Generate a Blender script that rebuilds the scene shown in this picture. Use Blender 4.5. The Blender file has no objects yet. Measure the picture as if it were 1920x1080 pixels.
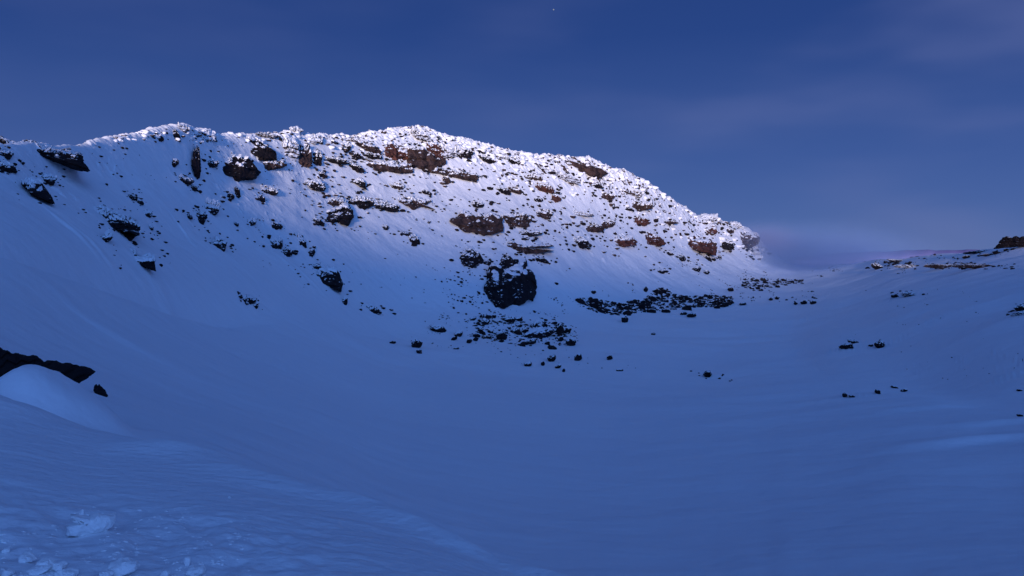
import bpy, math, random
import numpy as np

scene = bpy.context.scene
R = math.radians
# ------------------------------------------------------------------ camera
FOC = 1507.0            # focal length in pixels of the 1920 px wide photograph
HZ = 475.0              # row of the true horizon in the photograph
cam_d = bpy.data.cameras.new("camera")
cam_d.sensor_width = 36.0
cam_d.lens = 36.0 * FOC / 1920.0
cam_d.shift_y = (HZ - 540.0) / 1920.0
cam_d.clip_start = 0.1
cam_d.clip_end = 40000.0
cam = bpy.data.objects.new("camera", cam_d)
scene.collection.objects.link(cam)
cam.location = (0, 0, 0)
cam.rotation_euler = (R(90), 0, 0)
scene.camera = cam

# ------------------------------------------------------------------ world: clear twilight sky
SUN_ELEV, SUN_AZ = 4.0, 186.0        # afterglow low behind the camera, a little to its left (azimuth from +Y, clockwise)
sun_dir = (math.sin(R(SUN_AZ)) * math.cos(R(SUN_ELEV)), math.cos(R(SUN_AZ)) * math.cos(R(SUN_ELEV)), math.sin(R(SUN_ELEV)))
w = bpy.data.worlds.new("World"); scene.world = w; w.use_nodes = True
nt = w.node_tree; nt.nodes.clear()
def N(t, **k):
    n = nt.nodes.new(t)
    for a, b in k.items(): setattr(n, a, b)
    return n
L = nt.links.new
out = N('ShaderNodeOutputWorld'); bg = N('ShaderNodeBackground'); L(bg.outputs[0], out.inputs[0])
sky = N('ShaderNodeTexSky', sky_type='NISHITA'); sky.sun_disc = False
sky.sun_elevation = R(SUN_ELEV); sky.sun_rotation = R(SUN_AZ); sky.altitude = 5500; sky.air_density = 1.0; sky.dust_density = 0.3; sky.ozone_density = 3.0
co = N('ShaderNodeTexCoord')
sep = N('ShaderNodeSeparateXYZ'); L(co.outputs['Generated'], sep.inputs[0])
# height gradient of the twilight blue
mz = N('ShaderNodeMapRange'); mz.inputs[1].default_value = 0.0; mz.inputs[2].default_value = 0.72; L(sep.outputs[2], mz.inputs[0])
ramp = N('ShaderNodeValToRGB'); L(mz.outputs[0], ramp.inputs[0])
def lin(r, g, b): return tuple(((c/255)/12.92 if c/255 <= 0.04045 else ((c/255+0.055)/1.055)**2.4) for c in (r, g, b)) + (1.0,)
e = ramp.color_ramp.elements
e[0].position = 0.0; e[0].color = lin(79, 103, 160)
e[1].position = 1.0; e[1].color = lin(17, 33, 87)
x = ramp.color_ramp.elements.new(0.16); x.color = lin(60, 86, 147)
x = ramp.color_ramp.elements.new(0.36); x.color = lin(39, 66, 128)
# thin veils of high cloud
mp = N('ShaderNodeMapping'); mp.inputs['Scale'].default_value = (1.6, 1.6, 5.5); mp.inputs['Rotation'].default_value = (0, R(-14), 0); L(co.outputs['Generated'], mp.inputs[0])
nz = N('ShaderNodeTexNoise'); nz.inputs['Scale'].default_value = 1.7; nz.inputs['Detail'].default_value = 3.0; nz.inputs['Roughness'].default_value = 0.45; L(mp.outputs[0], nz.inputs[0])
vr = N('ShaderNodeMapRange'); vr.inputs[1].default_value = 0.42; vr.inputs[2].default_value = 0.72; vr.interpolation_type = 'SMOOTHSTEP'; L(nz.outputs[0], vr.inputs[0])
xr = N('ShaderNodeMapRange'); xr.inputs[1].default_value = -0.1; xr.inputs[2].default_value = 0.5; xr.inputs[3].default_value = 0.25; xr.inputs[4].default_value = 1.0; L(sep.outputs[0], xr.inputs[0])
vm = N('ShaderNodeMath', operation='MULTIPLY'); L(vr.outputs[0], vm.inputs[0]); L(xr.outputs[0], vm.inputs[1])
vm2 = N('ShaderNodeMath', operation='MULTIPLY'); L(vm.outputs[0], vm2.inputs[0]); vm2.inputs[1].default_value = 0.50
mixv = N('ShaderNodeMix', data_type='RGBA'); L(vm2.outputs[0], mixv.inputs[0]); L(ramp.outputs[0], mixv.inputs[6]); mixv.inputs[7].default_value = lin(100, 112, 164)
# the still bright part of the sky where the sun has gone, behind the camera
dot = N('ShaderNodeVectorMath', operation='DOT_PRODUCT'); L(co.outputs['Generated'], dot.inputs[0]); dot.inputs[1].default_value = (math.sin(R(166)), math.cos(R(166)), 0.34)
gl = N('ShaderNodeMapRange'); gl.inputs[1].default_value = 0.30; gl.inputs[2].default_value = 1.0; gl.interpolation_type = 'SMOOTHSTEP'; L(dot.outputs['Value'], gl.inputs[0])
glow = N('ShaderNodeMix', data_type='RGBA'); glow.inputs[6].default_value = (0, 0, 0, 1); glow.inputs[7].default_value = (0.14, 0.36, 0.98, 1); L(gl.outputs[0], glow.inputs[0])
add = N('ShaderNodeVectorMath', operation='ADD'); L(mixv.outputs[2], add.inputs[0]); L(glow.outputs[2], add.inputs[1])
skm = N('ShaderNodeVectorMath', operation='MULTIPLY'); L(sky.outputs[0], skm.inputs[0]); skm.inputs[1].default_value = (0.003, 0.004, 0.006)
add2 = N('ShaderNodeVectorMath', operation='ADD'); L(add.outputs[0], add2.inputs[0]); L(skm.outputs[0], add2.inputs[1])
L(add2.outputs[0], bg.inputs[0]); bg.inputs[1].default_value = 1.0

# ------------------------------------------------------------------ the last pink light
sd = bpy.data.lights.new("sun", 'SUN'); sd.energy = 5.0; sd.angle = R(6.5); sd.color = (1.0, 0.80, 0.72)
sun = bpy.data.objects.new("sun", sd); scene.collection.objects.link(sun)
sun.rotation_euler = (R(90 - SUN_ELEV), 0, R(180 - SUN_AZ))   # checked: -Z of the lamp points away from sun_dir
from mathutils import Vector
sun.rotation_euler = Vector(sun_dir).to_track_quat('Z', 'Y').to_euler()

vs = scene.view_settings
vs.view_transform = 'Standard'; vs.look = 'None'; vs.exposure = 0.0; vs.gamma = 1.0; vs.use_curve_mapping = False
scene.cycles.use_denoising = True
scene.cycles.max_bounces = 6; scene.cycles.diffuse_bounces = 3; scene.cycles.volume_bounces = 1
scene.cycles.volume_step_rate = 4.0; scene.cycles.volume_max_steps = 64
# ------------------------------------------------------------------ numeric helpers
_rs = np.random.RandomState(7)
_perm = _rs.permutation(256); _perm = np.concatenate([_perm, _perm, _perm]).astype(np.int32)
_g = _rs.normal(size=(256, 3)); _g /= np.linalg.norm(_g, axis=1)[:, None]; _g = _g.astype(np.float32)
def pn(x, y, z, s=0):
    """gradient noise, about -0.7..0.7"""
    x = np.asarray(x, dtype=np.float64) + 13.7 * s; y = np.asarray(y, dtype=np.float64) + 31.1 * s; z = np.asarray(z, dtype=np.float64) + 7.9 * s
    xi = np.floor(x).astype(np.int64); yi = np.floor(y).astype(np.int64); zi = np.floor(z).astype(np.int64)
    fx = (x - xi).astype(np.float32); fy = (y - yi).astype(np.float32); fz = (z - zi).astype(np.float32)
    xi &= 255; yi &= 255; zi &= 255
    u = fx*fx*fx*(fx*(fx*6-15)+10); v = fy*fy*fy*(fy*(fy*6-15)+10); w_ = fz*fz*fz*(fz*(fz*6-15)+10)
    def c(i, j, k):
        h = _perm[(_perm[(_perm[(xi+i) & 255] + yi + j) & 255] + zi + k) & 255]
        g = _g[h]
        return g[..., 0]*(fx-i) + g[..., 1]*(fy-j) + g[..., 2]*(fz-k)
    a = c(0,0,0); a = a + u*(c(1,0,0)-a); b = c(0,1,0); b = b + u*(c(1,1,0)-b); a = a + v*(b-a)
    d = c(0,0,1); d = d + u*(c(1,0,1)-d); e_ = c(0,1,1); e_ = e_ + u*(c(1,1,1)-e_); d = d + v*(e_-d)
    return (a + w_*(d-a)).astype(np.float64)
def fbm(x, y, z, o=4, s=0, rough=0.5):
    t = 0; a = 1.0; f = 1.0
    for i in range(o):
        t = t + a*pn(x*f, y*f, z*f, s+i*3.3); a *= rough; f *= 2.03
    return t
def billow(x, y, z, o=3, s=0):
    t = 0; a = 1.0; f = 1.0
    for i in range(o):
        t = t + a*(np.abs(pn(x*f, y*f, z*f, s+i*2.7))*2.2-0.5); a *= 0.5; f *= 2.1
    return t
def sst(a, b, x):
    t = np.clip((x-a)/(b-a), 0, 1); return t*t*(3-2*t)
def slopes(x, y):
    """monotone cubic slopes along the last axis"""
    h = np.diff(x, axis=-1); dl = np.diff(y, axis=-1)/h
    d = np.zeros_like(y)
    a = dl[..., :-1]; b = dl[..., 1:]
    w1 = 2*h[..., 1:]+h[..., :-1]; w2 = h[..., 1:]+2*h[..., :-1]
    with np.errstate(divide='ignore', invalid='ignore'):
        m = (w1+w2)/(w1/a+w2/b)
    d[..., 1:-1] = np.where(a*b > 0, m, 0)
    d[..., 0] = dl[..., 0]; d[..., -1] = dl[..., -1]
    return d
def herm(x0, x1, y0, y1, d0, d1, s):
    h = x1-x0
    return y0*(1+2*s)*(1-s)**2 + h*d0*s*(1-s)**2 + y1*s*s*(3-2*s) + h*d1*s*s*(s-1)
def pchip(xk, yk, xq):
    """yk: (nk, m) over xk -> (nq, m)"""
    d = slopes(xk[None, :].repeat(yk.shape[1], 0), yk.T).T
    i = np.clip(np.searchsorted(xk, xq)-1, 0, len(xk)-2)
    s = ((xq-xk[i])/(xk[i+1]-xk[i]))[:, None]
    return herm(xk[i][:, None], xk[i+1][:, None], yk[i], yk[i+1], d[i], d[i+1], s)
COL = scene.collection
def mesh_np(name, V, F, mat, smooth=True, parent=None, quads=True):
    me = bpy.data.meshes.new(name)
    V = np.asarray(V, dtype=np.float32); F = np.asarray(F, dtype=np.int32)
    k = F.shape[1]
    me.vertices.add(len(V)); me.vertices.foreach_set('co', V.ravel())
    me.loops.add(F.size); me.loops.foreach_set('vertex_index', F.ravel())
    me.polygons.add(len(F)); me.polygons.foreach_set('loop_start', np.arange(0, F.size, k, dtype=np.int32))
    try: me.polygons.foreach_set('loop_total', np.full(len(F), k, dtype=np.int32))
    except Exception: pass
    me.polygons.foreach_set('use_smooth', np.full(len(F), bool(smooth)))
    me.update(calc_edges=True)
    if mat: me.materials.append(mat)
    o = bpy.data.objects.new(name, me); COL.objects.link(o)
    if parent: o.parent = parent
    return o
def tag(o, label=None, cat=None, group=None, kind=None):
    for k, v in (('label', label), ('category', cat), ('group', group), ('kind', kind)):
        if v: o[k] = v
    return o

# ------------------------------------------------------------------ materials
def new_mat(name):
    m = bpy.data.materials.new(name); m.use_nodes = True
    t = m.node_tree; return m, t, t.nodes['Principled BSDF']
def snow_mat(name, bump_scale=6.0, bump=0.08, rock=False, ripple=1.0):
    m, t, p = new_mat(name)
    g = t.nodes.new('ShaderNodeNewGeometry')
    p.inputs['Roughness'].default_value = 0.75
    p.inputs['Specular IOR Level'].default_value = 0.25
    n1 = t.nodes.new('ShaderNodeTexNoise'); n1.inputs['Scale'].default_value = bump_scale; n1.inputs['Detail'].default_value = 5
    mp = t.nodes.new('ShaderNodeMapping'); t.links.new(g.outputs['Position'], mp.inputs[0]); t.links.new(mp.outputs[0], n1.inputs['Vector'])
    n2 = t.nodes.new('ShaderNodeTexNoise'); n2.inputs['Scale'].default_value = 0.02; n2.inputs['Detail'].default_value = 3
    t.links.new(g.outputs['Position'], n2.inputs['Vector'])
    cr = t.nodes.new('ShaderNodeMix'); cr.data_type = 'RGBA'
    cr.inputs[6].default_value = (0.80, 0.83, 0.88, 1); cr.inputs[7].default_value = (0.86, 0.875, 0.90, 1)
    t.links.new(n2.outputs[0], cr.inputs[0])
    b = t.nodes.new('ShaderNodeBump'); b.inputs['Strength'].default_value = 1.0; b.inputs['Distance'].default_value = bump
    t.links.new(n1.outputs[0], b.inputs['Height'])
    m3 = t.nodes.new('ShaderNodeMapping'); m3.inputs['Scale'].default_value = (0.45, 1.6, 1.0); m3.inputs['Rotation'].default_value = (0, 0, 0.25); t.links.new(g.outputs['Position'], m3.inputs[0])
    n3 = t.nodes.new('ShaderNodeTexNoise'); n3.inputs['Scale'].default_value = bump_scale*0.5; n3.inputs['Detail'].default_value = 6; n3.inputs['Roughness'].default_value = 0.6; t.links.new(m3.outputs[0], n3.inputs['Vector'])
    b2 = t.nodes.new('ShaderNodeBump'); b2.inputs['Distance'].default_value = bump*ripple; t.links.new(n3.outputs[0], b2.inputs['Height']); t.links.new(b.outputs[0], b2.inputs['Normal'])
    t.links.new(b2.outputs[0], p.inputs['Normal'])
    if rock:
        a = t.nodes.new('ShaderNodeAttribute'); a.attribute_name = 'rock'
        nr = t.nodes.new('ShaderNodeTexNoise'); nr.inputs['Scale'].default_value = 0.6; nr.inputs['Detail'].default_value = 4
        t.links.new(g.outputs['Position'], nr.inputs['Vector'])
        rc = t.nodes.new('ShaderNodeMix'); rc.data_type = 'RGBA'; rc.inputs[6].default_value = (0.018, 0.013, 0.014, 1); rc.inputs[7].default_value = (0.07, 0.042, 0.038, 1)
        t.links.new(nr.outputs[0], rc.inputs[0])
        mr = t.nodes.new('ShaderNodeMapRange'); mr.inputs[1].default_value = 0.42; mr.inputs[2].default_value = 0.58; t.links.new(a.outputs['Fac'], mr.inputs[0])
        mx = t.nodes.new('ShaderNodeMix'); mx.data_type = 'RGBA'
        t.links.new(mr.outputs[0], mx.inputs[0]); t.links.new(cr.outputs[2], mx.inputs[6]); t.links.new(rc.outputs[2], mx.inputs[7])
        t.links.new(mx.outputs[2], p.inputs['Base Color'])
    else:
        t.links.new(cr.outputs[2], p.inputs['Base Color'])
    return m
def rock_mat(name, c1, c2, dust=0.72, sc=0.5, streak=False):
    """c1/c2: darkest and palest rock; dust: how level a facet has to be to hold snow"""
    m, t, p = new_mat(name)
    p.inputs['Roughness'].default_value = 0.9; p.inputs['Specular IOR Level'].default_value = 0.2
    g = t.nodes.new('ShaderNodeNewGeometry')
    tc = t.nodes.new('ShaderNodeTexCoord')
    mp = t.nodes.new('ShaderNodeMapping'); mp.inputs['Scale'].default_value = (1, 1, 0.35 if streak else 1.0); t.links.new(g.outputs['Position'], mp.inputs[0])
    n1 = t.nodes.new('ShaderNodeTexNoise'); n1.inputs['Scale'].default_value = sc; n1.inputs['Detail'].default_value = 6; n1.inputs['Roughness'].default_value = 0.65
    t.links.new(mp.outputs[0], n1.inputs['Vector'])
    cr = t.nodes.new('ShaderNodeMapRange'); cr.inputs[1].default_value = 0.35; cr.inputs[2].default_value = 0.68; t.links.new(n1.outputs[0], cr.inputs[0])
    mx = t.nodes.new('ShaderNodeMix'); mx.data_type = 'RGBA'; mx.inputs[6].default_value = c1 + (1,); mx.inputs[7].default_value = c2 + (1,)
    t.links.new(cr.outputs[0], mx.inputs[0])
    sx = t.nodes.new('ShaderNodeSeparateXYZ'); t.links.new(g.outputs['Normal'], sx.inputs[0])
    n2 = t.nodes.new('ShaderNodeTexNoise'); n2.inputs['Scale'].default_value = 0.9; n2.inputs['Detail'].default_value = 5; t.links.new(g.outputs['Position'], n2.inputs['Vector'])
    ad = t.nodes.new('ShaderNodeMath'); ad.operation = 'MULTIPLY_ADD'; ad.inputs[1].default_value = 0.9; t.links.new(n2.outputs[0], ad.inputs[0]); t.links.new(sx.outputs[2], ad.inputs[2])
    dr = t.nodes.new('ShaderNodeMapRange'); dr.inputs[1].default_value = dust + 0.45; dr.inputs[2].default_value = dust + 0.52; t.links.new(ad.outputs[0], dr.inputs[0])
    m2 = t.nodes.new('ShaderNodeMix'); m2.data_type = 'RGBA'; m2.inputs[7].default_value = (0.82, 0.84, 0.88, 1)
    t.links.new(dr.outputs[0], m2.inputs[0]); t.links.new(mx.outputs[2], m2.inputs[6]); t.links.new(m2.outputs[2], p.inputs['Base Color'])
    b = t.nodes.new('ShaderNodeBump'); b.inputs['Distance'].default_value = 0.35; b.inputs['Strength'].default_value = 0.8; t.links.new(n1.outputs[0], b.inputs['Height']); t.links.new(b.outputs[0], p.inputs['Normal'])
    return m
M_SNOW = snow_mat('wind packed snow', 0.35, 0.30, rock=True, ripple=0.22)
M_NEAR = snow_mat('near snow crust', 9.0, 0.026, ripple=0.75)
M_CAP = snow_mat('rime and lying snow', 1.1, 0.25)
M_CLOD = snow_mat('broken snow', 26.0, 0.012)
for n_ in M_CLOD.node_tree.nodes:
    if n_.bl_idname == 'ShaderNodeMix': n_.inputs[6].default_value = (0.93, 0.94, 0.95, 1); n_.inputs[7].default_value = (0.95, 0.95, 0.95, 1)  # whiter than the other snow, standing in for light on the chunks
M_ROCK = {
 'W': M_CAP,
 'N': rock_mat('bare black lava rock', (0.004, 0.003, 0.005), (0.016, 0.012, 0.014), 3.0),
 'K': rock_mat('black lava rock', (0.004, 0.003, 0.005), (0.020, 0.014, 0.017), 0.96),
 'B': rock_mat('brown lava rock', (0.014, 0.009, 0.010), (0.095, 0.056, 0.048), 0.95, 0.4, True),
 'R': rock_mat('red lava rock', (0.028, 0.011, 0.010), (0.150, 0.060, 0.045), 0.95, 0.4),
 'S': rock_mat('snow dusted lava rock', (0.015, 0.011, 0.013), (0.075, 0.048, 0.044), 0.55),
}
# ------------------------------------------------------------------ terrain
# Radial profiles of the crater seen from its rim. Knots are azimuths (given as columns of the photograph inside the view);
# every profile has the same 15 features from the feet of the viewer out to the far plain, each (distance m, height m).
def az_of(px): return math.atan((px-960.0)/FOC)
def Zof(px, y, r): return -r*math.cos(az_of(px))*(y-HZ)/FOC
def prof(px, rows):
    """rows: list of (r, y) for features 1..12; the near point and the far country are common to all"""
    o = [(0.35, -1.58), (3.0, -1.62)]
    for r, y in rows: o.append((r, Zof(px, y, r)))
    rc, zc = o[-1]
    o += [(rc*1.25, zc-0.10*rc), (max(1500, rc*2), -150.0), (9000.0, -420.0), (22000.0, -900.0)]
    return o
# rows: mound edge, hidden drop, upper valley side, valley, floor, fold, behind fold, slope base, mid slope, upper slope, crest
P = {
 -90: [(13.5,705),(19,735),(27,672),(40,600),(48,540),(62,468),(67,475),(72,427),(84,375),(100,318),(112,268)],
 0:   [(12,745),(17,850),(27,712),(40,640),(50,568),(66,489),(72,499),(76,452),(90,390),(108,325),(120,268)],
 200: [(10.5,815),(15,930),(27,765),(48,680),(66,610),(84,550),(90,560),(98,492),(118,420),(145,340),(165,263)],
 400: [(9,858),(13.5,1010),(26,830),(55,730),(85,652),(107,611),(114,613),(128,543),(165,450),(195,340),(220,249)],
 560: [(8,908),(12.5,1090),(24,905),(58,770),(95,690),(125,640),(140,615),(165,560),(200,470),(235,350),(265,248)],
 770: [(7,980),(11.5,1190),(21,1030),(55,850),(105,740),(150,680),(185,640),(215,590),(250,480),(290,350),(330,237)],
 980: [(6,1082),(10.5,1310),(20,1100),(50,900),(110,750),(165,690),(210,640),(250,585),(290,490),(335,385),(380,290)],
 1200:[(5.5,1160),(9.5,1420),(20,1120),(54,900),(115,760),(180,690),(250,625),(320,578),(370,520),(415,440),(455,335)],
 1330:[(5.5,1220),(9.5,1450),(21,1110),(56,895),(118,758),(195,680),(290,605),(400,553),(440,520),(490,470),(540,403)],
 1430:[(5.5,1260),(9.5,1460),(22,1095),(58,888),(120,755),(205,668),(320,592),(470,535),(520,512),(575,485),(620,452)],
 1480:[(5.5,1280),(9.5,1460),(22,1090),(60,878),(122,750),(210,664),(320,590),(470,538),(540,519),(600,505),(660,498)],
 1560:[(5.5,1300),(9.5,1470),(23,1080),(62,868),(122,745),(160,705),(300,583),(410,543),(490,521),(560,508),(630,502)],
 1700:[(5.5,1320),(9.5,1480),(24,1070),(65,850),(108,757),(140,722),(240,580),(310,540),(370,515),(430,497),(480,484)],
 1920:[(5.5,1350),(9.5,1480),(25,1060),(62,868),(82,803),(104,762),(190,580),(240,530),(280,503),(330,481),(380,460)],
 2080:[(5.5,1360),(9.5,1480),(25,1050),(60,868),(78,815),(98,770),(170,585),(210,530),(250,500),(300,475),(345,452)],
}
knots = [(az_of(p), prof(p, r)) for p, r in sorted(P.items())]
def far(az, rs, zs):
    o = [(0.35, -1.58), (3.0, -1.62)] + list(zip(rs, zs)); rc, zc = o[-1]
    return (R(az), o + [(rc*1.25, zc-0.10*rc), (max(1500, rc*2), -150.0), (9000.0, -420.0), (22000.0, -900.0)])
fl = [far(-62, (14,19,27,38,46,54,60,68,80,92,104), (-1.9,-2.6,-1.6,-.4,1.5,3.5,3.8,7,10,14,17)),
      far(-110, (14,20,28,38,46,54,60,68,80,92,104), (-1.2,-1,0,2,5,8,10,12,15,18,20)),
      far(-179.9, (14,25,50,80,120,160,200,230,260,290,320), (-1.3,-1.2,0,3,9,17,26,35,45,54,61)),]  # unseen hill behind the camera, raised to shade the floor and lower slopes
fr = [far(60, (6,10,24,50,70,90,140,175,205,240,280), (-2.6,-4.5,-7.5,-12,-13,-13.5,-10,-7,-4,0,5)),
      far(110, (12,18,30,50,60,80,120,150,175,200,230), (-1.8,-1.5,0,4,7,10,14,18,21,23,25)),
      far(179.9, (14,25,50,80,120,160,200,230,260,290,320), (-1.3,-1.2,0,3,9,17,26,35,45,54,61)),]  # the same added sun-blocking hill, closing the ring from the right
knots = sorted(fl + knots + fr, key=lambda k: k[0])
AK = np.array([k[0] for k in knots]); RK = np.log(np.array([[p[0] for p in k[1]] for k in knots])); ZK = np.array([[p[1] for p in k[1]] for k in knots])
NCOL = 1560
px_in = np.linspace(-70, 1990, NCOL)
az_in = np.arctan((px_in-960)/FOC)
azs = np.concatenate([np.linspace(-math.pi+0.002, az_in[0]-0.02, 120), az_in, np.linspace(az_in[-1]+0.02, math.pi-0.002, 130)])
NA0 = 120
lr = pchip(AK, RK, azs); zz = pchip(AK, ZK, azs)
_kn = np.exp(-np.linspace(-2, 2, 61)**2); _kn /= _kn.sum()
for k in range(2, 12):
    for A_ in (lr, zz):
        seg = A_[NA0-40:NA0+NCOL+40, k]; sm = np.convolve(np.pad(seg, 30, mode='edge'), _kn, 'valid'); wt = np.minimum(np.arange(len(seg)), np.arange(len(seg))[::-1])/40.0
        A_[NA0-40:NA0+NCOL+40, k] = seg+(sm-seg)*np.clip(wt-1, 0, 1)
pxs = 960+FOC*np.tan(np.clip(azs, -1.4, 1.4))
# skyline of the photograph
SKY = np.array([(-100,268),(0,268),(60,264),(100,270),(145,266),(200,258),(250,248),(310,235),(350,233),(365,241),(395,243),(405,250),(450,250),(500,247),(555,244),(565,250),(610,252),(660,252),(700,244),(750,237),(800,237),(830,250),(880,262),(920,272),(960,283),(1000,288),(1060,291),(1105,294),(1140,312),(1175,321),(1220,344),(1260,373),(1300,399),(1310,404),(1340,402),(1350,412),(1375,420),(1400,425),(1420,441),(1430,454),(1445,474),(1480,497),(1530,503),(1600,495),(1640,487),(1700,484),(1760,478),(1810,475),(1860,467),(1900,462),(1990,456)], float)
KC = 12                        # index of the crest feature
inm = (azs > az_in[0]-0.01) & (azs < az_in[-1]+0.01)
ysk = np.interp(pxs, SKY[:, 0], SKY[:, 1])
znew = -np.exp(lr[:, KC])*np.cos(azs)*(ysk-HZ)/FOC
dz = np.where(inm, znew-zz[:, KC], 0.0)
ed = np.clip(np.minimum(pxs+70, 1990-pxs)/60, 0, 1)*inm
dz = dz*ed
zz[:, KC] += dz; zz[:, KC-1] += dz*0.35; zz[:, KC+1] += dz*0.8
nsub = [6, 170, 60, 40, 50, 44, 50, 40, 30, 46, 90, 110, 90, 12, 10, 6]
assert len(nsub) == lr.shape[1]-1 - 0, (len(nsub), lr.shape)
D = slopes(lr, zz)
rows_r = []; rows_z = []; rows_k = []
for k, n in enumerate(nsub):
    for i in range(n):
        s = i/n
        l = lr[:, k]*(1-s)+lr[:, k+1]*s
        rows_r.append(np.exp(l)); rows_z.append(herm(lr[:, k], lr[:, k+1], zz[:, k], zz[:, k+1], D[:, k], D[:, k+1], s)); rows_k.append(k+s)
rows_r.append(np.exp(lr[:, -1])); rows_z.append(zz[:, -1]); rows_k.append(len(nsub)*1.0)
RR = np.array(rows_r); ZZ = np.array(rows_z); KK = np.array(rows_k)[:, None].repeat(len(azs), 1)
AZ = azs[None, :].repeat(len(RR), 0); PX = pxs[None, :].repeat(len(RR), 0)
X = RR*np.sin(AZ); Y = RR*np.cos(AZ)
# --- relief
face = sst(7.6, 9.2, KK)*(1-sst(12.6, 13.5, KK))
left = (1-sst(1440, 1520, PX))
# smooth drifts everywhere
ZZ += 0.014*RR**0.85*fbm(X/38, Y/38, ZZ*0, 3, 1)*sst(4, 30, RR)*(1-0.5*face)
drift = 1-2.2*np.abs(pn(X/46+0.35*Y/46, Y/20, X*0, 2))
ZZ += 0.55*np.maximum(drift, -0.1)*sst(1000, 1500, PX)*sst(4.2, 5.5, KK)*(1-sst(11.5, 12.5, KK))
ZZ += 0.14*np.maximum(1-2.5*np.abs(pn(X/24+0.5*Y/24, Y/13, X*0, 3)), -0.1)*sst(3.3, 4.2, KK)*(1-sst(8, 9, KK))
# gullies and flutes running down the face, to the lower right
u = (X*0.62+ZZ*0.95); v_ = (X*0.78-ZZ*0.62)
flute = fbm(u/9.0, v_/70.0, Y/60.0, 3, 5)
brk = sst(-0.25, 0.35, fbm(X/40, Y/40, ZZ/25, 2, 6))
ZZ += (1.3*flute*brk+0.9*fbm(X/13, Y/16, ZZ/9, 3, 7))*face*left*sst(9, 10.3, KK)*np.interp(PX, [0, 400, 700], [0.55, 0.8, 1.0])
ZZ += 0.35*brk*fbm(u/4.2, v_/16.0, Y/20.0, 2, 8)*face*left*sst(9, 10, KK)*sst(300, 700, PX)
# lumps round buried rocks
msk = sst(-0.05, 0.35, fbm(u/16, v_/30, Y/30, 2, 12)+0.12*sst(400, 900, PX))*face*left*sst(9.6, 10.6, KK)
ZZ += 0.9*msk*np.maximum(billow(X/3.2, Y/3.2, ZZ/3.2, 3, 14), -0.1)
# rime crusted crest
crw = np.interp(PX, [-70, 0, 140, 230, 400, 470, 650, 1450, 1480], [0.15, 0.3, 0.12, 0.35, 0.5, 0.6, 1.0, 1.0, 0])
depth = np.interp(PX, [0, 600, 760, 900, 1430], [0.25, 0.35, 0.5, 0.62, 0.95])
cr = crw*sst(12-depth*1.25, 12-depth*0.35, KK)*(1-sst(12.4, 12.9, KK))*left
rz = billow(X/3.4, Y/2.0, X*0+3, 3, 20)+0.6*billow(X/8.5, Y/5.0, X*0+9, 2, 22)
ZZ += 1.25*cr*rz
cliff = sst(0.32, 0.62, fbm(X/7, Y/9, ZZ/4, 3, 26)+0.25*sst(0.1, 0.6, rz))*cr
# right-hand ground: low rough lumps
rg = sst(1450, 1620, PX)*sst(5.4, 7, KK)*(1-sst(12.2, 12.8, KK))
lum = sst(0.22, 0.5, fbm(X/26, Y/40, X*0, 3, 31))*rg
ZZ += 0.55*lum*np.maximum(billow(X/2.6, Y/2.6, X*0, 3, 33), -0.1)
ZZ += 0.5*sst(11.2, 11.8, KK)*rg*sst(-0.1, 0.4, fbm(X/14, Y/14, X*0, 2, 37))*billow(X/2.2, Y/3, X*0, 3, 35)
# near mound: wind crust and trodden, lumpy snow at the lower left
near = 1-sst(9, 16, RR)
ZZ += near*(0.020*fbm(X/1.3, Y/0.5, X*0, 2, 41)*sst(1.5, 3, RR))
tr = near*(1-sst(-0.8, -0.1, X+0.15*Y-0.2))*(1-sst(5.0, 6.4, Y))
tr2 = near*sst(0.05, 0.5, fbm(X/1.1, Y/0.7, X*0, 2, 47))
ZZ += (0.06*tr*fbm(X/0.33, Y/0.28, X*0, 3, 43)) + 0.016*tr2*fbm(X/0.4, Y/0.25, X*0, 2, 45)
# a second low drift lip on the mound edge
ZZ += 0.17*near*np.exp(-((KK-1.95)/0.07)**2)*(0.35+0.65*sst(-0.2, 0.3, fbm(X/1.7, Y/1.7, X*0, 2, 49)))
# small dome of snow beside the near black ledge
def at_px(px, y, r):
    a = az_of(px); return np.array([r*math.sin(a), r*math.cos(a), Zof(px, y, r)])
dc = at_px(116, 700, 23.4)
dd = np.hypot((X-dc[0])/1.42, (Y-dc[1])/1.35)
ZZ += (0.92-0.10*np.clip(X-dc[0], -0.4, 1.2))*np.exp(-dd**4.5)*(1+0.10*fbm(X/0.7, Y/0.7, X*0, 3, 97))*(1-0.25*np.clip((X-dc[0])/1.0, -0.3, 1))
dh = at_px(90, 700, 26.4)
ZZ -= 0.5*np.exp(-(np.hypot((X-dh[0])/2.2, (Y-dh[1])/1.2))**2)
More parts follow.
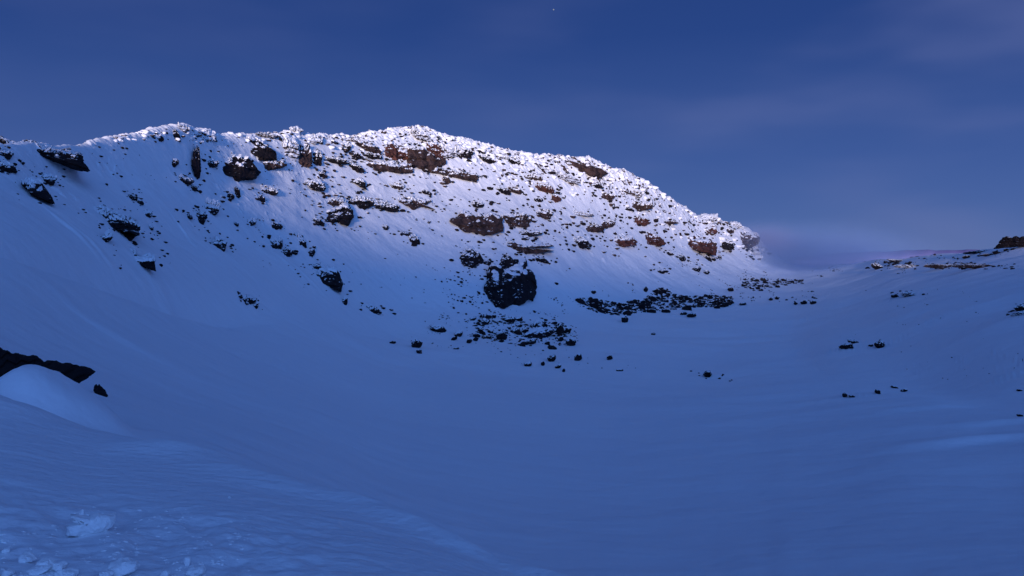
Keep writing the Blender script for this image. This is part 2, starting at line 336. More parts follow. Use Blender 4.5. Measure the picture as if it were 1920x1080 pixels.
# small drifts, wind lips and slides that catch the light: (column, row, length m, width m, height m, skew)
_sy0 = np.minimum.accumulate(HZ-ZZ*FOC/(RR*np.cos(AZ).clip(0.05)), axis=0)
for (bx, by, bl, bw, bh, bk) in [(1830,832,7,2.0,.55,-.25),(1700,770,6,1.6,.35,-.3),(1870,795,5,1.4,.3,0),(1620,742,7,1.3,.3,-.2),(1600,652,7,2,.5,0),(1660,648,6,1.6,.4,0),(1700,553,9,2.5,.7,0),(1760,600,12,3,.5,0),(1560,550,9,2,.5,0),
    (450,668,1.2,.5,.18,.3),(525,690,1.6,.5,.2,.3),(135,432,3.5,.7,.35,.5),(170,455,3,.6,.3,.5),(350,445,3.2,.6,.35,.5),(545,500,5,.8,.4,.5),(575,520,4,.7,.35,.5),(1340,708,5,1.6,.45,0),(1885,708,3,1.4,.45,0),(1180,636,3,.8,.2,0),(960,700,4,1,.15,0),(300,560,6,2,.25,.4),(230,640,5,1.5,.2,.3),(1500,600,9,2.5,.35,0),(1420,640,9,2.2,.25,0)]:
    j = int(round(np.interp(bx, px_in, np.arange(NCOL))))+NA0; i = int(np.searchsorted(-_sy0[:, j], -by)); cx_, cy_ = X[i, j], Y[i, j]
    ax = math.atan2(1, 0)-az_of(bx)*0; du = (X-cx_); dv = (Y-cy_)+bk*du
    ZZ += bh*np.exp(-(du/bl)**2)*np.where(dv < 0, np.exp(-(dv/(bw*0.45))**2), np.exp(-(dv/(bw*1.6))**2))
# rock showing through the snow
dzr = np.gradient(ZZ, axis=0)/np.maximum(np.gradient(RR, axis=0), 1e-4)
dza = np.gradient(ZZ, axis=1)/np.maximum(np.gradient(X, axis=1)**2+np.gradient(Y, axis=1)**2, 1e-6)**0.5
steep = np.hypot(dzr, dza)
rockm = np.zeros_like(ZZ)
rn = fbm(X/1.6, Y/2.2, ZZ/1.1, 3, 53)
rockm = np.maximum(rockm, cr*sst(1.15, 1.9, steep+0.9*rn)*sst(-0.12, 0.18, fbm(X/9, Y/12, ZZ/7, 2, 57)))
rockm = np.maximum(rockm, cliff*sst(0.8, 1.2, steep+0.5*rn))
rockm = np.maximum(rockm, msk*sst(1.0, 1.5, steep+1.1*rn)*sst(0.0, 0.25, fbm(X/6, Y/9, ZZ/5, 2, 59)))
rockm = np.maximum(rockm, lum*sst(0.40, 0.6, np.hypot(dzr, dza)+0.35*rn))
rockm = np.maximum(rockm, rg*sst(11.2, 11.8, KK)*sst(0.35, 0.6, steep+0.4*rn))

SY = HZ - ZZ*FOC/(RR*np.cos(AZ).clip(0.05))      # photograph row at which each terrain point would be seen
RUN = np.minimum.accumulate(SY, axis=0)
def cast(px, y):
    """first terrain point seen at photograph position (px, y)"""
    j = int(round(np.interp(px, px_in, np.arange(NCOL))))+NA0
    c = RUN[:, j]; i = int(np.searchsorted(-c, -y))
    i = min(max(i, 1), len(c)-2)
    if c[-1] > y: i = int(np.argmin(SY[:, j]))
    t = 0 if SY[i-1, j] == SY[i, j] else np.clip((SY[i-1, j]-y)/(SY[i-1, j]-SY[i, j]), 0, 1)
    r = RR[i-1, j]*(1-t)+RR[i, j]*t; z = ZZ[i-1, j]*(1-t)+ZZ[i, j]*t
    a = az_of(px)
    return np.array([r*math.sin(a), r*math.cos(a), z]), r
def zat(x, y):
    a = math.atan2(x, y); r = math.hypot(x, y)
    j = int(np.clip(np.searchsorted(azs, a), 1, len(azs)-1)); c = RR[:, j]
    i = int(np.clip(np.searchsorted(c, r), 1, len(c)-1)); t = (r-c[i-1])/(c[i]-c[i-1])
    return ZZ[i-1, j]*(1-t)+ZZ[i, j]*t

def sheet(name, i0, i1, j0, j1, mat, label, extra=None):
    Xs = X[i0:i1, j0:j1]; Ys = Y[i0:i1, j0:j1]; Zs = ZZ[i0:i1, j0:j1]
    V = np.stack([Xs, Ys, Zs], -1).reshape(-1, 3)
    n, m = Xs.shape
    a = (np.arange(n-1)[:, None]*m+np.arange(m-1)[None, :]).ravel()
    F = np.stack([a, a+1, a+1+m, a+m], 1)[:, ::-1]
    o = mesh_np(name, V, F, mat)
    at = o.data.attributes.new('rock', 'FLOAT', 'POINT'); at.data.foreach_set('value', rockm[i0:i1, j0:j1].ravel().astype(np.float32))
    tag(o, label, kind='structure'); return o
cum = np.concatenate([[0], np.cumsum(nsub)])
NJ = len(azs); JR = int(np.searchsorted(azs, az_of(1478)))
iN = cum[3]; iB = cum[9]; iF = cum[13]+30
sheet('snow_ground', 0, iN+1, 0, NJ, M_NEAR, 'wind crusted blue snow on the near mound at the foot of the picture')
sheet('valley_floor', iN, iB+1, 0, NJ, M_SNOW, 'smooth shaded snow filling the crater floor')
sheet('mountain', iB, iF+1, 0, JR+1, M_SNOW, 'long snowy crater ridge with a rime crusted crest')
sheet('hill', iB, iF+1, JR, NJ, M_SNOW, 'gentle snow slope rising to the right edge')
sheet('ground', iF, len(RR), 0, NJ, M_SNOW, 'snow plain falling away far behind the ridge')
# ------------------------------------------------------------------ rocks
_ico = {}
def ico(n):
    if n not in _ico:
        import bmesh
        bm = bmesh.new(); bmesh.ops.create_icosphere(bm, subdivisions=n, radius=1.0)
        bm.verts.ensure_lookup_table()
        V = np.array([v.co[:] for v in bm.verts]); F = np.array([[v.index for v in f.verts] for f in bm.faces])
        bm.free(); V /= np.linalg.norm(V, axis=1)[:, None]; _ico[n] = (V, F)
    return _ico[n]
def vnormals(V, F):
    n = np.cross(V[F[:, 1]]-V[F[:, 0]], V[F[:, 2]]-V[F[:, 0]]); o = np.zeros_like(V)
    for i in range(3): np.add.at(o, F[:, i], n)
    return o/np.maximum(np.linalg.norm(o, axis=1), 1e-9)[:, None]
def facets(D, rng, n, lo=0.62, hi=0.95):
    """cut the unit sphere with n planes: broken, blocky rock"""
    k = np.ones(len(D))
    for _ in range(n):
        a = rng.normal(size=3); a /= np.linalg.norm(a); h = rng.uniform(lo, hi)
        d = D@a
        k = np.minimum(k, np.where(d > 1e-3, h/np.maximum(d, 1e-3), 9))
    return k
def star(poly, c, th):
    """radius of the outline poly round c at the angles th (pixels)"""
    P_ = np.array(poly, float)-np.array(c); a = np.arctan2(-P_[:, 1], P_[:, 0]); r = np.hypot(P_[:, 0], P_[:, 1])
    o = np.argsort(a); a = a[o]; r = r[o]
    a = np.concatenate([a-2*math.pi, a, a+2*math.pi]); r = np.concatenate([r, r, r])
    # straight outline edges
    i = np.clip(np.searchsorted(a, th)-1, 0, len(a)-2)
    a0, a1, r0, r1 = a[i], a[i+1], r[i], r[i+1]
    x0, y0, x1, y1 = r0*np.cos(a0), r0*np.sin(a0), r1*np.cos(a1), r1*np.sin(a1)
    cx, sx = np.cos(th), np.sin(th)
    den = cx*(y1-y0)-sx*(x1-x0)
    t = (x0*(y1-y0)-y0*(x1-x0))/np.where(np.abs(den) < 1e-6, 1e-6, den)
    lin_ = r0+(r1-r0)*np.clip((th-a0)/np.maximum(a1-a0, 1e-6), 0, 1)
    return np.where((t > 0) & (t < 1.6*np.maximum(r0, r1)) & (a1-a0 < 2.5), t, lin_)
OUTR = []
def rock(name, cx, cy, w_, h_, rot=0, mat='K', label=None, cat='rock outcrop', group=None, poly=None, snow=0.5, seed=0, rfix=None, sub=None, thick=None, lift=0.5, cap=True, rough=0.24):
    """rock seen at photograph position (cx, cy), w_ x h_ photograph pixels, bedded in the slope it stands on"""
    rng = np.random.RandomState(seed+int(cx*7+cy*13) % 99991)
    if poly: 
        pa = np.array(poly, float)
        if cap and 'giant' not in (label or '') and 'right hill' not in (label or ''): c0 = (pa.max(0)+pa.min(0))/2; pa = c0+(pa-c0)*np.array([1.12, 1.12]); poly = [tuple(q) for q in pa]
        w_ = np.ptp(pa[:, 0]); h_ = np.ptp(pa[:, 1])
        cx, cy = (pa.max(0)+pa.min(0))/2
    Pb, rb = cast(cx, cy+h_*lift*0.9)
    Pc, rc = cast(cx, cy); Pt, rt = cast(cx, cy-h_*0.45)
    az = az_of(cx); m = rb*math.cos(az)/FOC          # metres per photograph pixel there
    W = w_*m; H = h_*m
    U = np.array([math.cos(az), -math.sin(az), 0]); Vv = np.array([0, 0, 1.0]); Wd = np.array([-math.sin(az), -math.cos(az), 0])  # Wd: towards the viewer
    TF = (thick if thick else 0.30)*min(W, H*1.7)
    back = 1.0*W+0.3*H if thick is None else 0.5*W
    back = min(back, 1.5*H+0.4*W)
    dzs = max(Pt[2]-Pb[2], 1e-3); lean = np.clip((rt-rb)/dzs, 0.0, 2.2)*0.85       # the crag lies back with the slope it breaks from
    if rt > rb+4*H+2: lean = 0.25
    if rfix: rb = rc = rt = rfix
    rl = cast(cx-0.36*w_, cy+0.2*h_)[1]; rr_ = cast(cx+0.36*w_, cy+0.2*h_)[1]
    shear = float(np.clip((rr_-rl)/max(0.72*W, .05), -1.0, 1.0)) if abs(rr_-rl) < 2.2*W and not rfix else 0.0
    if cx > 1450: shear *= 0.25; lean = min(lean, 0.2); back = min(back, 0.8*H+0.3)
    r0 = rb+0.15*TF+lean*H*0.5
    C_ = np.array([r0*math.sin(az), r0*math.cos(az), -r0*math.cos(az)*(cy-HZ)/FOC])
    m0 = r0*math.cos(az)/FOC
    if sub is None: sub = 6 if w_*h_ > 420 else (5 if w_*h_ > 90 else 4)
    D_, F_ = ico(sub)
    k = facets(D_, rng, 16 if w_ > 20 else 9, 0.70, 0.97)
    th = np.arctan2(D_[:, 1], D_[:, 0]); rho = np.hypot(D_[:, 0], D_[:, 1])
    asp = 1.0
    if poly:
        asp = w_/max(h_, 1e-3); pn_ = [(cx+(q[0]-cx), cy+(q[1]-cy)*asp) for q in poly]; Rp = star(pn_, (cx, cy), th)*m0; rot = 0; k = 1-(1-k)*0.6*(1-rho**3)-(1-k)*0.12*rho**3
    else:
        a = R(rot); t2 = th-a
        pw = rng.uniform(1.7, 2.8)
        Rp = (np.abs(np.cos(th))**pw+np.abs(np.sin(th))**pw)**(-1/pw)*W/2; asp = W/H
        Rp = Rp*(1+0.24*pn(np.cos(th)*1.3+seed*3.1, np.sin(th)*1.3, th*0, 60)+0.16*pn(np.cos(th)*3.1+seed*3.1, np.sin(th)*3.1, th*0, 61)*(1+np.clip(D_[:, 1], 0, 1)))
    u = Rp*rho**0.80*np.cos(th); v = Rp*rho**0.80*np.sin(th)/asp
    if rot: u, v = u*math.cos(R(rot))-v*math.sin(R(rot)), u*math.sin(R(rot))+v*math.cos(R(rot))
    dpt = np.where(D_[:, 2] > 0, TF*D_[:, 2]**0.65, -back*np.abs(D_[:, 2])**0.8)
    s = max(min(W, H), 0.02)
    sd_ = rng.uniform(0, 50)
    n1 = fbm(u/s*1.3+sd_, v/s*1.3, dpt/s*1.3, 5, 61, 0.58)
    n2 = billow(u/s*2.2, v/s*2.2+sd_, dpt/s*2.2, 4, 63)-0.1
    n3 = -np.abs(pn(u/s*2.1, v/s*0.45, dpt/s*0.6+sd_, 65))
    st = 2.6*v/H+1.6*pn(u/s*0.7+sd_, v/s*0.5, dpt/s*0.7, 66)
    led = (st-np.floor(st)); led = sst(0.0, 0.25, led)*(1-led)          # ledges: stepped courses of lava
    n = 0.8*n1+0.5*n2+0.8*n3+0.25
    kk = k*(1+rough*0.75*n)
    u = u*kk+0.04*s*fbm(u/s*5, v/s*5, dpt/s*5, 2, 68); v = v*kk+0.05*s*fbm(u/s*5+7, v/s*5, dpt/s*5, 2, 69)
    tp = np.clip(v/max(H/2, .01), 0, 1)**0.7; v = v+tp*H*0.22*(np.abs(pn(u/s*2.3+sd_, dpt/s*1.2, v*0, 74))*2.4-0.45+0.4*pn(u/s*6+sd_, dpt/s*3, v*0, 75))
    fr = D_[:, 2] > -0.25
    dpt = dpt*kk+np.where(fr, (n*0.9*rough+0.16*led-0.05)*s*1.1, 0)
    dpt = dpt-lean*v-shear*u
    V_ = u[:, None]*U+v[:, None]*Vv+dpt[:, None]*Wd
    base = np.array([C_[0], C_[1], C_[2]-H*0.5])
    Vl = V_+np.array([0, 0, H*0.5])
    root = None
    if cap and snow > 0:
        root = bpy.data.objects.new(name, None); root.location = base; root.empty_display_size = 0.2; COL.objects.link(root)
        o = mesh_np('rock_face', Vl, F_, M_ROCK[mat], smooth=True, parent=root)
    else:
        o = mesh_np(name, Vl, F_, M_ROCK[mat], smooth=True); o.location = base
    if sub >= 5:
        try: o.data.set_sharp_from_angle(angle=R(40))
        except Exception: pass
    tag(root or o, label, cat, group)
    if len(OUTR) < 400 and cat == 'rock outcrop': OUTR.append((cx, cy, w_, h_, rot, mat))
    if cap and snow > 0:
        nn = vnormals(Vl, F_)
        thr = 1.22-0.66*snow
        nzs = fbm(u/s*2.6+9, v/s*2.6, dpt/s*2.6, 4, 71)
        up = nn[:, 2]+0.50*nzs+0.42*np.clip(v/max(H/2, .01), -1.2, 1)+0.10*(snow > 0.9)
        mk = sst(thr-0.03, thr+0.20, up)
        keep = (mk[F_] > 0.02).any(1) & (up[F_] > thr-0.12).all(1)
        if keep.sum() > 3:
            tk = max(0.03*s, min(0.32, 0.07*s))
            Vc = Vl+np.array([0, 0, 1.0])*((mk*1.2-0.2)*tk*(1+0.9*fbm(u/s*4, v/s*4, dpt/s*4+5, 2, 73)))[:, None]+nn*(mk*0.4*tk)[:, None]
            Fk = F_[keep]; us = np.unique(Fk); mp_ = -np.ones(len(Vc), int); mp_[us] = np.arange(len(us))
            c = mesh_np('snow_cap', Vc[us], mp_[Fk], M_CAP, True, parent=root)
    return root or o

OUT = [
(215,414,86,30,-36,'K',.45,'long black rock slanting down right on the left slope'),
(243,430,30,44,-30,'K',.2,'black wedge at the lower end of the long slanting rock on the left slope'),
# cx, cy, w, h, rot, mat, snow, label
(10,289,24,20,-10,'K',.5,'black rock poking out of snow at the far left end of the crest'),
(14,315,32,20,-15,'K',.4,'black rock on the left edge just under the crest ledge'),
(91,336,27,20,-20,'K',.6,'notched black rock on the slope below the long left crest ledge'),
(200,445,15,22,-40,'K',.6,'little hooked black rock left below the long slanting rock'),
(413,458,26,20,-40,'K',.5,'tilted black rock with snow on its upper right side, alone on left slope'),
(331,255,12,24,20,'K',.3,'narrow black crag in the snowy knob at left on the skyline'),
(300,259,14,13,0,'K',.5,'small rock left of the narrow crag in the left skyline knob'),
(344,240,20,14,-20,'S',.7,'rime covered rock on top of the left skyline knob'),
(368,250,18,16,-20,'S',.6,'dark and white rock at the right shoulder of the left skyline knob'),
(392,257,20,26,-70,'S',.9,'upright snow plastered rock closing the left skyline knob'),
(368,305,15,62,0,'K',.25,'tall thin black rock pillar below the left skyline knob'),
(346,337,30,14,-15,'K',.5,'low black rock touching the foot of the thin pillar'),
(328,306,12,20,-20,'K',.5,'small black rock just left of the thin pillar'),
(362,352,14,10,-20,'K',.3,'black chip under the thin pillar'),
(397,308,24,14,10,'K',.4,'low black rock between the thin pillar and the big black crag'),
(545,278,32,34,0,'S',.7,'snow streaked rock at left of the brown buttress under the crest'),
(571,293,26,44,5,'B',.3,'tall brown buttress right under the flat white crest block'),
(509,310,50,17,22,'B',.45,'thin brown ledge rising to the right towards the brown buttress'),
(594,298,22,30,-10,'K',.4,'black rock against the right side of the brown buttress'),
(627,301,46,14,0,'K',.6,'low black ledge right of the brown buttress'),
(592,262,24,20,0,'S',.7,'rime dusted crag on the crest above the brown buttress'),
(648,276,18,24,-35,'K',.6,'leaning black rock in the dip of the crest'),
(669,294,17,13,10,'K',.4,'small notched black rock below the dip of the crest'),
(688,276,56,18,-20,'B',.5,'brown ledge falling to the right, left of the round red rock'),
(698,292,34,12,-5,'K',.6,'black ledge under the brown falling ledge at left of summit cliff'),
(845,286,22,44,-70,'S',.8,'steep snow speckled rib at the right end of the summit cliff'),
(793,258,44,16,-22,'S',.5,'broken brown rock in the snow above the summit cliff'),
(837,338,16,14,-30,'B',.2,'bare brown lump below the long ledge under the summit cliff'),
(874,289,26,18,0,'K',.3,'square black crag right of the summit cliff'),
(591,348,34,20,-5,'K',.7,'round black rock with white top, middle of the slope under the buttress'),
(604,327,18,11,-25,'K',.5,'small black rock above the round white topped one'),
(667,314,32,14,-25,'K',.4,'slanting black rock below the small ledge at left of summit cliff'),
(745,349,26,15,0,'B',.7,'brown rock with snow patches centred under the summit cliff'),
(800,361,20,9,-10,'K',.3,'flat dark stone right above the twin lobed brown rock'),
(684,381,30,23,0,'K',.3,'round dark boulder left end of the rock row under the summit'),
(724,387,52,17,-5,'K',.6,'jagged black ledge joining the round dark boulder on its right'),
(629,379,40,15,8,'B',.6,'reddish brown ledge at the left of the rock row under the summit'),
(661,379,15,12,0,'K',.3,'small black block left of the round dark boulder'),
(599,417,22,10,-25,'K',.2,'slanting black rock touching the big black crag on its lower left'),
(506,357,30,15,-10,'K',.8,'mostly snow covered rock below the brown rising ledge'),
(445,361,9,20,10,'K',.1,'thin upright black rock below the big black crag under the crest'),
(432,368,13,14,0,'K',.2,'black rock beside the thin upright one below the big crag'),
(490,373,14,11,-40,'K',.1,'oval black rock alone in snow right below the thin upright rock'),
(398,388,26,28,-20,'K',.9,'snow plastered rock pile above the round black rock on left slope'),
(377,408,20,22,-20,'K',.2,'round black rock with ragged edge on the left slope'),
(353,405,20,8,-35,'K',.2,'thin slanting rock left of the round ragged black rock'),
(246,369,18,8,-35,'K',.2,'upper left rock of the slanting pair above the long slanting rock'),
(262,379,14,8,-30,'K',.2,'lower right rock of the slanting pair above the long slanting rock'),
(277,402,16,12,-40,'K',.8,'cross shaped snowy rock cluster right of the long slanting rock'),
(283,427,9,8,-40,'K',.5,'dark tip of a snowy rock right of the long slanting rock'),
(519,458,25,22,-10,'K',.6,'black rock with thick white top in mid slope, left one of a pair'),
(540,474,16,15,-20,'K',.3,'smaller speckled rock at lower right of the thick topped one'),
(517,424,14,12,-10,'K',.3,'ragged small rock alone above the thick topped mid slope rock'),
(472,417,12,14,-50,'K',.6,'two toned slanting rock on the slope left of the ragged small one'),
(442,420,12,6,-30,'K',.4,'small dark chip left of the two toned slanting rock'),
(566,453,24,11,-50,'K',.7,'slanting chain of snowy rock above the big oval boulder'),
(562,443,12,6,0,'K',.1,'small black cap stone on top of the slanting chain'),
(584,475,10,14,-20,'K',.1,'smooth upright black stone above the big oval boulder'),
(592,500,20,8,-8,'K',.4,'low toothed black rock just above the big oval boulder'),
(646,565,10,13,-10,'K',.4,'small forked rock below the big oval boulder'),
(699,580,30,11,-25,'K',.5,'slanting black rock with white top on the lower slope'),
(458,562,9,12,-20,'K',.5,'left stone of the snowy cluster low on the left slope'),
(466,561,26,12,-20,'K',.8,'snow laden main rock of the cluster low on the left slope'),
(478,572,14,12,-30,'K',.5,'lowest dark stone of the cluster low on the left slope'),
(776,451,20,17,-10,'K',.4,'toothed black rock alone on the slope left of the grey brown cliff'),
(756,437,20,7,-10,'K',.7,'thin snowy rock above the lone toothed black rock'),
(723,426,12,8,-10,'K',.5,'tiny rock group up the slope from the lone toothed rock'),
(970,413,50,26,0,'B',.35,'brown cliff block right next to the grey brown cliff in mid face'),
(1021,402,32,21,5,'B',.4,'two toothed brown rock third in the mid face cliff row'),
(994,438,40,13,5,'K',.5,'low black ledge below the mid face cliff row'),
(1010,485,36,8,-22,'K',.5,'thin slanting ledge below the long curved ledge'),
(1088,455,38,18,-15,'K',.4,'ragged dark rock in open snow right of the long curved ledge'),
(1167,452,50,22,-8,'R',.5,'red brown layered rock right of mid face, over a snowy fringe'),
(1219,447,52,22,-22,'R',.35,'red brown rock slanting down right, left of the big red crag'),
(1110,427,44,16,0,'B',.2,'left half of the brown saddle shaped ledge on the right face'),
(1136,421,36,14,18,'B',.3,'right half of the brown saddle shaped ledge on the right face'),
(1197,415,32,17,0,'R',.3,'compact red block above the red brown layered rock'),
(1196,387,58,15,5,'B',.5,'dark brown snow capped ledge high on the right face'),
(1177,392,22,6,-5,'K',.2,'thin dark foot under the snow capped ledge high on the right face'),
(1137,368,32,14,-10,'B',.5,'brown rock with snow fringe left of the snow capped high ledge'),
(1042,372,20,14,10,'R',.3,'small reddish block in the centre of the right face'),
(1022,353,34,17,-10,'R',.5,'red rounded rock with snow on top under the pale crest band'),
(1001,332,38,15,-5,'B',.8,'snow loaded brown ledge above the red rounded rock'),
(964,356,28,15,-10,'B',.5,'brown rock left of the red rounded one'),
(943,358,28,10,-15,'K',.4,'black rock touching the brown one left of the red rounded rock'),
(895,383,24,12,-5,'K',.6,'black snow topped rock above the grey brown cliff'),
(910,297,30,13,-20,'K',.6,'black rock right of the square crag near the crest'),
(960,301,40,14,-15,'K',.7,'snowy broken rock under the crest between the black rock and the dark wall'),
(1050,330,70,12,-15,'S',.8,'long band of snow clogged rock below the crest left of the dark wall'),
(1118,348,30,9,-10,'K',.5,'dark rock strip below the columned dark wall'),
(1192,362,26,16,-20,'S',.8,'snow clogged rock right of the dark rock strip'),
(1085,400,50,9,-5,'S',.8,'faint snowy ledge above the brown saddle shaped ledge'),
(1248,416,44,6,-3,'B',.5,'thin brown line of rock near the right skyline'),
(1330,430,28,18,0,'R',.5,'dark red crag below the snowy cornice block at right'),
(1356,455,44,20,-20,'K',.5,'dark cliff right of the big red crag, hazy at its end'),
(1328,409,34,13,10,'S',.8,'snowy cornice block on the skyline above the dark red crag'),
(1398,448,54,30,-10,'B',.4,'pale misty cliff at the right tip of the ridge'),
(1362,432,32,10,-5,'B',.4,'misty rock band between the dark red crag and the ridge tip'),
(1380,421,22,9,-10,'S',.7,'little dark skyline rock near the ridge tip'),
(1010,375,16,8,0,'K',.3,'small dark rock left of the small reddish block'),
(1277,483,16,10,-30,'K',.4,'black stone below the big red crag'),
(1255,474,14,9,-20,'K',.7,'snowy stone between the layered red rock and the apron below'),
(1240,508,15,8,-10,'K',.5,'dark stone low on the right apron'),
(1308,505,12,9,0,'K',.3,'upper stone of the line descending the right apron'),
(1325,511,10,8,0,'K',.3,'lower stone of the line descending the right apron'),
(1327,484,17,6,-35,'K',.1,'thin slanting stone right under the big red crag'),
(1348,482,12,6,-25,'K',.1,'bare dark stone right of the thin slanting stone'),
(1421,482,18,8,-10,'S',.7,'snowy ledge in the mist below the ridge tip'),
(1413,474,22,7,-10,'S',.8,'pale ledge in the mist just under the ridge tip'),
(914,493,12,9,-10,'K',.1,'black knob joining the round capped boulder and the giant block'),
(1645,500,20,9,-10,'K',.5,'dark rock at the left end of the right hill outcrop band'),
(1680,490,24,6,-5,'K',.6,'small dark rock on the skyline of the right hill'),
(1768,500,56,7,-2,'B',.15,'left half of the long low brown outcrop in the snow of the right hill'),
(1826,500,66,8,-1,'B',.15,'right half of the long low brown outcrop in the snow of the right hill'),
(1832,473,46,5,6,'K',.4,'thin dark rock line on the right hill skyline'),
(1812,482,12,5,10,'K',.4,'small rock under the skyline line of the right hill'),
(1853,478,24,4,5,'K',.3,'thin dark rock right under the skyline of the right hill'),
(1700,500,34,6,0,'S',.9,'snow covered rubble left of the long low brown outcrop'),
(1678,555,12,5,0,'K',.4,'small dark rock beside a snow lump on the right flat'),
(1703,552,26,8,0,'S',.95,'snow covered lump beside the small dark rock on the right flat'),
(1588,649,26,9,5,'K',.3,'black rock at the left of the right floor pair, with a curl of snow'),
(1600,641,20,6,-8,'K',.6,'arched dark rock rim above the left rock of the right floor pair'),
(1649,646,16,12,0,'K',.4,'two pronged black rock at the right of the right floor pair'),
(1633,648,8,4,0,'K',.1,'small stone between the two rocks of the right floor pair'),
(1912,578,18,10,20,'K',.4,'black rock on the right edge above the floor rocks'),
(1908,589,22,6,10,'S',.7,'snowy rock just under the black one on the right edge'),
(1326,702,14,10,10,'K',.1,'pointed black rock in the low snowy cluster on the open floor'),
(555,243,22,10,0,'S',.97,'flat white block standing on the crest above the brown buttress'),
(500,254,40,9,8,'S',.95,'snow covered crest block left of the flat white block'),
]
POLY = [
('K',.45,'long black ledge under the crest at the far left',[(20,275),(34,276),(47,277),(60,267),(72,274),(85,272),(95,272),(100,282),(120,280),(125,272),(142,280),(145,295),(150,310),(135,307),(112,302),(92,299),(75,296),(58,292),(42,287),(27,282)]),
('K',.4,'black wedge pointing down right on the upper left slope',[(47,346),(60,335),(75,340),(82,347),(90,364),(95,380),(75,372),(60,365),(58,360)]),
('K',.5,'black triangular rock at the foot of the left slope ribs',[(244,472),(252,471),(265,483),(278,480),(286,482),(287,507),(276,502),(265,497),(250,487),(244,481)]),
('K',.2,'big ragged black crag under the left part of the crest',[(411,307),(420,300),(442,292),(458,290),(472,302),(481,317),(475,330),(462,335),(447,341),(430,337),(412,330)]),
('K',.3,'black crag with a straight right side above the big ragged one',[(466,263),(475,260),(487,264),(505,275),(514,280),(514,297),(495,302),(475,300),(468,285)]),
('R',.25,'round red rock in the summit cliff',[(721,282),(726,266),(736,265),(746,275),(748,290),(744,300),(736,300),(724,294)]),
('B',.6,'low brown bench along the foot of the summit cliff',[(682,303),(694,308),(710,309),(730,304),(752,303),(768,305),(769,318),(755,321),(730,323),(705,323),(695,318),(684,311)]),
('B',.12,'big grey brown wall of the summit cliff',[(768,283),(780,281),(800,284),(815,290),(832,295),(833,302),(825,311),(812,318),(800,320),(785,319),(771,319),(767,305)]),
('R',.3,'red dome at the top right of the summit cliff',[(801,274),(808,268),(822,267),(830,277),(834,290),(830,300),(818,302),(806,298)]),
('R',.55,'red brown shoulder between round red rock and summit wall',[(745,282),(756,276),(770,275),(774,285),(772,299),(758,301),(746,300)]),
('B',.4,'long brown ledge slanting right under the summit cliff',[(797,327),(812,318),(830,318),(850,320),(875,322),(892,324),(893,337),(880,336),(862,334),(850,332),(820,328)]),
('K',.35,'dark triangular rock in snow left under the summit cliff',[(662,342),(674,336),(684,340),(686,355),(676,351)]),
('B',.45,'twin lobed brown rock at the right of the rock row under the summit',[(752,373),(766,370),(780,373),(795,372),(808,376),(814,391),(806,389),(796,384),(788,387),(778,394),(766,388),(754,382)]),
('K',.3,'large black crag with lobed foot in the middle of the slope',[(607,407),(614,398),(620,392),(634,388),(650,385),(662,392),(660,407),(650,422),(640,420),(632,415),(624,424),(612,421)]),
('K',.12,'big oval black boulder on the open lower slope',[(595,516),(602,508),(617,505),(630,510),(637,520),(641,532),(637,545),(625,539),(610,532),(600,524)]),
('B',.15,'grey brown columned cliff in mid face',[(851,412),(860,410),(868,402),(878,399),(892,408),(900,400),(910,405),(920,401),(930,400),(938,404),(941,420),(940,432),(920,437),(907,441),(890,439),(867,430),(855,422)]),
('B',.12,'long curved brown ledge above the giant block',[(925,462),(940,455),(965,455),(977,461),(990,465),(1005,461),(1017,460),(1041,460),(1041,470),(1025,472),(1010,476),(987,475),(970,471),(950,467)]),
('R',.45,'big red crag at the right end of the face',[(1271,437),(1287,440),(1305,437),(1315,447),(1330,450),(1339,462),(1337,477),(1322,472),(1300,467),(1285,457),(1272,447)]),
('B',.25,'dark columned wall just under the right part of the crest',[(1066,299),(1082,302),(1090,310),(1107,309),(1122,313),(1135,320),(1122,331),(1105,331),(1087,325),(1080,317),(1067,310)]),
('K',.25,'round black boulder with a white cap left of the giant block',[(862,484),(870,473),(879,465),(892,469),(905,480),(909,490),(900,499),(885,501),(870,499),(864,492)]),
('K',.04,'giant black block standing in the middle of the scene',[(912,512),(916,503),(925,500),(940,502),(955,503),(975,500),(990,499),(992,511),(1004,515),(1006,537),(1008,555),(1004,566),(975,569),(962,572),(952,577),(940,575),(925,567),(912,555),(906,542),(910,527)]),
('K',.08,'pointed black spire on top of the giant block',[(930,502),(936,488),(943,480),(949,471),(956,479),(962,487),(973,487),(974,495),(966,505),(948,508)]),
('K',0,'flat topped dark cliff standing on the right hill at the edge',[(1870,466),(1878,456),(1883,443),(1900,444),(1930,443),(1950,443),(1952,460),(1920,462),(1895,464)]),
]
for i, r_ in enumerate(OUT):
    cx, cy, w_, h_, rot, mt, sn, lab = r_
    rock('rock_outcrop', cx, cy, w_*1.12, h_*1.16, rot, mt, lab, snow=sn, seed=i, group='rock outcrops in the snow')
for i, (mt, sn, lab, pl) in enumerate(POLY):
    big = 'giant' in lab
    rock('rock_outcrop', 0, 0, 0, 0, 0, mt, lab, poly=pl, snow=sn, seed=500+i, group='rock outcrops in the snow', sub=6, thick=None if not big else 0.34, rough=0.19)

